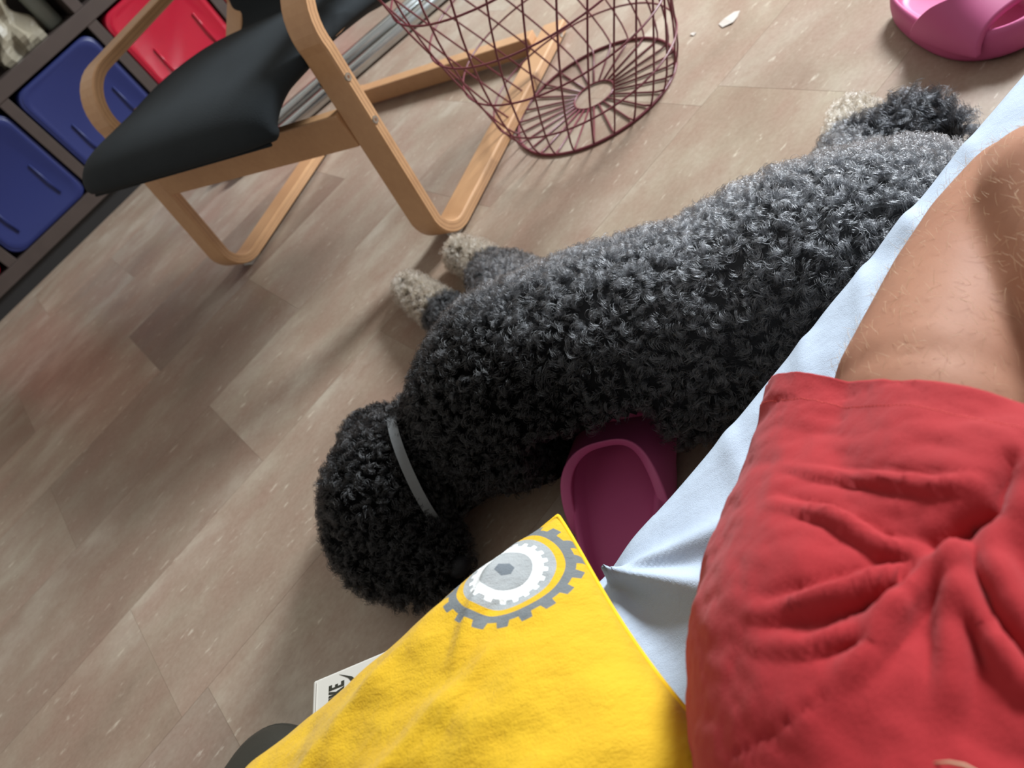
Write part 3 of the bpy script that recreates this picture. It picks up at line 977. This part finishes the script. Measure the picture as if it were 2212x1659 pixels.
# ------------------------------------------------------------------ shoe box and black bag on the floor under the pillow
def make_box():
    e = empty('shoe_box', (-.21, .634, 0), math.radians(55))
    tag(e, 'white shoe box lid with black lettering showing from under the pillow', 'box')
    white = plain('white_card', srgb(212, 208, 198), .55, .02)
    # local x: reading direction, local y: up direction of the letters (towards the image left)
    W_, D_ = .17, .20
    box('base', (-W_ + .004, -D_ + .004, 0), (-.004, -.004, .09), plain('brown_card', srgb(96, 84, 66), .7), e, .001)
    lid = box('lid', (-W_, -D_, .082), (0, 0, .12), white, e, .0025)
    tube('lid_fold', [(-W_ + .004, -.006, .1203), (-.004, -.006, .1203)], .0007, plain('fold_grey', srgb(176, 170, 160), .6), e, 5)
    black = plain('black_print', srgb(44, 44, 34), .5)
    def poly(name, pts, ox, oy, sx, sy):
        bm = bmesh.new()
        lo = [bm.verts.new((ox + p[0] * sx, oy + p[1] * sy, .1201)) for p in pts]
        bm.faces.new(lo)
        r_ = bmesh.ops.extrude_face_region(bm, geom=bm.faces[:])
        for g_ in r_['geom']:
            if isinstance(g_, bmesh.types.BMVert): g_.co.z += .0003
        return from_bm(name, bm, black, lid)
    NN = [(0, 0), (.25, 0), (.25, .6), (.55, 0), (.8, 0), (.8, 1), (.55, 1), (.55, .42), (.27, 1), (0, 1)]
    II = [(0, 0), (.27, 0), (.27, 1), (0, 1)]
    KK = [(0, 0), (.27, 0), (.27, .4), (.52, 0), (.85, 0), (.5, .52), (.82, 1), (.5, 1), (.27, .62), (.27, 1), (0, 1)]
    EE = [(0, 0), (.7, 0), (.7, .2), (.27, .2), (.27, .41), (.58, .41), (.58, .59), (.27, .59), (.27, .8), (.7, .8), (.7, 1), (0, 1)]
    sx, sy = .0082, .020
    ox, oy = -.037, -.042
    for L_, w in ((NN, .9), (II, .37), (KK, .92), (EE, .8)):
        poly('lettering', L_, ox, oy, sx, sy); ox += w * sx
    # curved tick mark under the letters, its tip running past the last letter
    top_ = [(-.06, -.10), (-.03, -.115), (.0, -.108), (.03, -.085), (.052, -.052)]
    bot_ = [(.030, -.098), (.0, -.128), (-.035, -.140), (-.066, -.128), (-.072, -.108)]
    poly('tick_mark', top_ + bot_, -.0235, -.0165, .36, .36)
make_box()

def make_bag():
    e = empty('black_bag', (-.372, .590, 0), math.radians(20))
    tag(e, 'black fabric bag on the floor at the bottom edge beside the shoe box', 'bag')
    mat = plain('black_nylon', srgb(44, 42, 34), .6, .1, 30, .15, 300)
    R = []
    for i in range(15):
        t_ = i / 14
        a = (t_ - .5) * PI
        q = max(.02, abs(math.cos(a)) ** .5)
        z = .043 + .043 * math.copysign(abs(math.sin(a)) ** .8, math.sin(a))
        ring = []
        for k in range(48):
            b_ = 2 * PI * k / 48
            cb, sb = math.cos(b_), math.sin(b_)
            ring.append((q * .122 * math.copysign(abs(cb) ** .6, cb), q * .12 * math.copysign(abs(sb) ** .6, sb), z))
        R.append(ring)
    rings('body', R, mat, e)
    zp = [(.119 * math.copysign(abs(math.cos(b_)) ** .6, math.cos(b_)) * 1.0, .118 * math.copysign(abs(math.sin(b_)) ** .6, math.sin(b_)), .055) for b_ in np.linspace(0, 2 * PI, 60, endpoint=False)]
    tube('zip', zp, .003, mat, e, 6, True)

make_bag()

# ------------------------------------------------------------------ dog
def make_dog():
    e = empty('dog', (.3, .6, 0))
    tag(e, 'black and grey curly poodle-type dog lying asleep on the floor', 'dog')
    off = np.array([.3, .6, 0])
    body = [(0.165, 0.692, 0.112, 0.112), (0.1952, 0.675, 0.1201, 0.1215), (0.2804, 0.5871, 0.121, 0.1236), (0.35, 0.505, 0.1164, 0.1188), (0.4294, 0.4442, 0.1191, 0.1216), (0.492, 0.3985, 0.1096, 0.1116), (0.5536, 0.3952, 0.0931, 0.09)]
    neck = [(0.1952, 0.675, 0.105, 0.105), (0.1, 0.7396, 0.0849, 0.0809), (0.03, .764, .089, .082)]
    head = [(0.03, .764, .089, .082), (-0.0014, 0.7663, 0.0876, 0.0885), (-.02, .735, .07, .068), (-0.0324, 0.6904, 0.049, 0.044), (-.030, .664, .040, .033)]
    ear1 = [(0.0308, 0.842, 0.09, 0.055), (0.0258, 0.878, 0.056, 0.05), (-.02, .872, .046, .045), (-0.0473, 0.852, 0.048, 0.046)]
    ear2 = [(-.055, .78, .085, .05), (-.068, .75, .058, .05), (-0.0602, 0.7176, 0.045, 0.045), (-.062, .692, .036, .033)]
    leg1 = [(0.2532, 0.80, 0.06, 0.06), (0.2532, 0.9043, 0.0408, 0.045)]
    paw1 = [(0.2532, 0.9043, 0.0388, 0.040), (0.2748, 1.0777, 0.0333, 0.032), (0.2861, 1.1595, 0.0286, 0.0285), (.289, 1.178, .024, .022)]
    leg2 = [(0.29, 0.76, 0.08, 0.08), (0.3256, 0.8746, 0.0602, 0.0591), (.345, .93, .05, .05)]
    paw2 = [(.345, .93, .045, .042), (0.3817, 1.053, 0.0319, 0.0316), (0.3852, 1.1088, 0.0298, 0.0294), (.386, 1.128, .024, .022)]
    hind = [(.50, .42, .09, .085), (.62, .50, .06, .06), (.7022, .5499, .042, .041), (0.7711, 0.5939, 0.0334, 0.032), (.79, .606, .027, .026)]
    tail = [(.60, .43, .07, .04), (.66, .475, .062, .036), (.7064, .512, .0489, .0346), (.7566, .5051, .0376, .0346), (.7646, .482, .0317, .0267)]
    sp = []
    for c in (body, neck, head, ear1, ear2, leg1, paw1, leg2, paw2, hind, tail): sp += chain(c, 6)
    me = blob_mesh(sp, .007, 6)
    V = np.array([v.co for v in me.vertices])
    V[:, 2] = np.maximum(V[:, 2], .002)
    # the flank gives way around the slipper pushed against it
    ca, sa = math.cos(math.radians(40)), math.sin(math.radians(40))
    lx = (V[:, 0] - .058) * ca + (V[:, 1] - .437) * sa; ly = -(V[:, 0] - .058) * sa + (V[:, 1] - .437) * ca
    hit = (np.abs(ly) < .082) & (((lx > -.02) & (lx < .235) & (V[:, 2] < .150)) | ((lx >= .235) & (lx < .275) & (V[:, 2] < .08)))
    goal = np.where(V[:, 2] < .08, .275, .235)
    d_ = np.where(hit, goal - lx, 0)
    V[:, 0] += d_ * ca; V[:, 1] += d_ * sa
    me.vertices.foreach_set('co', (V - off).astype(np.float32).ravel())
    me.update()
    # coat colour regions plus painted body shading
    def seg_d(P, segs):
        best = np.full(len(P), 1e9)
        for a, b in zip(segs[:-1], segs[1:]):
            a, b = np.array(a[:3]), np.array(b[:3]); d_ = b - a
            t = np.clip(((P - a) @ d_) / (d_ @ d_), 0, 1)
            best = np.minimum(best, np.linalg.norm(P - a - t[:, None] * d_, axis=1))
        return best
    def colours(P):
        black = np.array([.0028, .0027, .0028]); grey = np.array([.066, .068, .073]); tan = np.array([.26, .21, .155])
        # grey body, black head and neck; lit back and shaded underside painted in
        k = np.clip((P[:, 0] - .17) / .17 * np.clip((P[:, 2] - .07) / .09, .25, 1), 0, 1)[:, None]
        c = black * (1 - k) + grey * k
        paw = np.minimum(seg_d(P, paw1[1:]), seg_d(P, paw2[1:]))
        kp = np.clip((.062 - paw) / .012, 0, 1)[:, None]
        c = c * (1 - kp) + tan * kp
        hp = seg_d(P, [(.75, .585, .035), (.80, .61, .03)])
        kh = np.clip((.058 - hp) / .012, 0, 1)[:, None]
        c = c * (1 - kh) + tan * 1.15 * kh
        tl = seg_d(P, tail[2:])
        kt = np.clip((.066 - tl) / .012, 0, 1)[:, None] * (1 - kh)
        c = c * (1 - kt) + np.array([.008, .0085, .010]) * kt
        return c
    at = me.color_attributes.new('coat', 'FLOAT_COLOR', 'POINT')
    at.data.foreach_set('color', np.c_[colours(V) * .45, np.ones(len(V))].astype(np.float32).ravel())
    t = NT('dog_skin')
    a = t.n.new('ShaderNodeAttribute'); a.attribute_name = 'coat'
    t.l(a.outputs['Color'], t.b.inputs['Base Color']); t.set(Roughness=.9)
    t.b.inputs['Specular IOR Level'].default_value = .1
    link('body', me, t.m, e, True)
    # ---- curly coat: locks sampled over the skin
    me.calc_loop_triangles()
    tri = np.empty(len(me.loop_triangles) * 3, np.int32); me.loop_triangles.foreach_get('vertices', tri); tri = tri.reshape(-1, 3)
    nv_ = np.empty(len(V) * 3, np.float32); me.vertices.foreach_get('normal', nv_); VN = nv_.reshape(-1, 3).astype(float)
    a_, b_, c_ = V[tri[:, 0]], V[tri[:, 1]], V[tri[:, 2]]
    ar = np.linalg.norm(np.cross(b_ - a_, c_ - a_), axis=1) / 2
    NL = 24000
    ti = rng.choice(len(tri), NL, p=ar / ar.sum())
    r1, r2 = np.sqrt(rng.random(NL)), rng.random(NL)
    w = np.stack([1 - r1, r1 * (1 - r2), r1 * r2], 1)
    P = (V[tri[ti]] * w[..., None]).sum(1); Nn = (VN[tri[ti]] * w[..., None]).sum(1); Nn /= np.linalg.norm(Nn, axis=1)[:, None]
    plx = (P[:, 0] - .058) * ca + (P[:, 1] - .437) * sa; ply = -(P[:, 0] - .058) * sa + (P[:, 1] - .437) * ca
    near_slipper = (np.abs(ply) < .078) & (plx < .245) & (P[:, 2] < .155)
    keep = (P[:, 2] > .012) & ~((Nn[:, 2] < -.25)) & ~near_slipper
    P, Nn = P[keep], Nn[keep]; NL = len(P)
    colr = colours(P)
    paw = np.minimum(np.minimum(seg_d(P, paw1), seg_d(P, paw2)), seg_d(P, [(.75, .585, .035), (.80, .61, .03)]))
    ispaw = paw < .05
    headd = np.minimum(seg_d(P, head), np.minimum(seg_d(P, ear1), seg_d(P, ear2)))
    ishead = headd < .10
    isear = np.minimum(seg_d(P, ear1[1:]), seg_d(P, ear2[1:])) < .06
    istail = seg_d(P, tail[2:]) < .05
    flow = np.tile(np.array([.75, -.35, -.25]), (NL, 1))
    flow[isear] = np.array([-.5, -.1, -.6]); flow[istail] = np.array([.8, -.3, .1])
    flow = flow + rng.normal(0, .65, (NL, 3))
    flow -= Nn * (flow * Nn).sum(1)[:, None]
    flow /= np.linalg.norm(flow, axis=1)[:, None] + 1e-9
    ax = Nn * rng.uniform(.35, .75, NL)[:, None] + flow * rng.uniform(.6, 1.0, NL)[:, None]
    ax /= np.linalg.norm(ax, axis=1)[:, None]
    e1 = np.cross(ax, rng.normal(0, 1, (NL, 3))); e1 /= np.linalg.norm(e1, axis=1)[:, None]
    e2 = np.cross(ax, e1)
    Ln = rng.uniform(.009, .016, NL); Rr = rng.uniform(.0024, .0050, NL); turns = rng.uniform(.7, 1.35, NL) * rng.choice([-1, 1], NL)
    Ln[ispaw] = rng.uniform(.006, .011, ispaw.sum()); Rr[ispaw] = .0028
    Ln[isear] *= 1.35; Ln[istail] *= 2.7; Rr[istail] *= 1.5
    S_, K = 11, 10
    ts = np.linspace(0, 1, K)
    base = P[:, None] + rng.normal(0, .0016, (NL, S_, 3))
    base[..., 2] = np.maximum(base[..., 2], .003)
    ph = rng.random(NL)[:, None] * 2 * PI + rng.normal(0, .22, (NL, S_))
    Rs = Rr[:, None] * rng.uniform(.75, 1.2, (NL, S_)); Ls = Ln[:, None] * rng.uniform(.8, 1.15, (NL, S_))
    th = ph[..., None] + 2 * PI * turns[:, None, None] * ts
    env = np.minimum(1, ts * 2.2)
    # helix centred so the root sits on the skin
    cx_ = (np.cos(th) - np.cos(ph)[..., None] * (1 - env)) * env * Rs[..., None]
    sx_ = (np.sin(th) - np.sin(ph)[..., None] * (1 - env)) * env * Rs[..., None]
    along = Ls[..., None] * (ts - .25 * ts ** 2)
    pos = base[:, :, None] + ax[:, None, None] * along[..., None] + e1[:, None, None] * cx_[..., None] + e2[:, None, None] * sx_[..., None]
    pos = pos + Nn[:, None, None] * (.004 * np.sin(ts * PI / 2))[None, None, :, None]
    pos[..., 2] = np.maximum(pos[..., 2], .0015)
    pos = pos.reshape(-1, K, 3) - off
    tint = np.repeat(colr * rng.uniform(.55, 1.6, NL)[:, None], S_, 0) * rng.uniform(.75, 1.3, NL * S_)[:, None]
    hm = NT('curly_coat')
    at = hm.n.new('ShaderNodeAttribute'); at.attribute_name = 'tint'
    hb = hm.n.new('ShaderNodeBsdfHairPrincipled')
    hb.model = 'CHIANG'; hb.parametrization = 'COLOR'
    hb.inputs['Roughness'].default_value = .21; hb.inputs['Radial Roughness'].default_value = .4
    hm.l(at.outputs['Color'], hb.inputs['Color'])
    hm.l(hb.outputs[0], hm.n['Material Output'].inputs['Surface'])
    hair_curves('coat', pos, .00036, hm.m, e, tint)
    # nose, closed eye
    bm = bmesh.new()
    bmesh.ops.create_uvsphere(bm, u_segments=16, v_segments=10, radius=1, matrix=Matrix.Translation(Vector((-.020, .634, .052)) - Vector(off)) @ Matrix.Diagonal((.015, .012, .012, 1)))
    from_bm('nose', bm, plain('wet_black', (.008, .008, .009, 1), .55, spec=.2), e, True)
    # collar
    c0 = Vector((.0395, .744, .101)) - Vector(off)
    axn = Vector((-.86, .42, .18)).normalized()
    x_ = axn.cross(Vector((0, 0, 1))).normalized(); y_ = axn.cross(x_)
    V2, F2 = [], []
    n = 64
    for i in range(n):
        a = 2 * PI * i / n
        d_ = x_ * math.cos(a) + y_ * math.sin(a)
        for (rr, aa) in ((.0775, -.006), (.080, -.006), (.080, .006), (.0775, .006)):
            p = c0 + d_ * rr + axn * aa
            p.z = max(p.z, .002)
            V2.append(p)
    for i in range(n):
        j = (i + 1) % n
        for k in range(4):
            F2.append((i * 4 + k, i * 4 + (k + 1) % 4, j * 4 + (k + 1) % 4, j * 4 + k))
    from_data('collar', V2, F2, plain('grey_collar', srgb(98, 101, 102), .5), e, False)
make_dog()
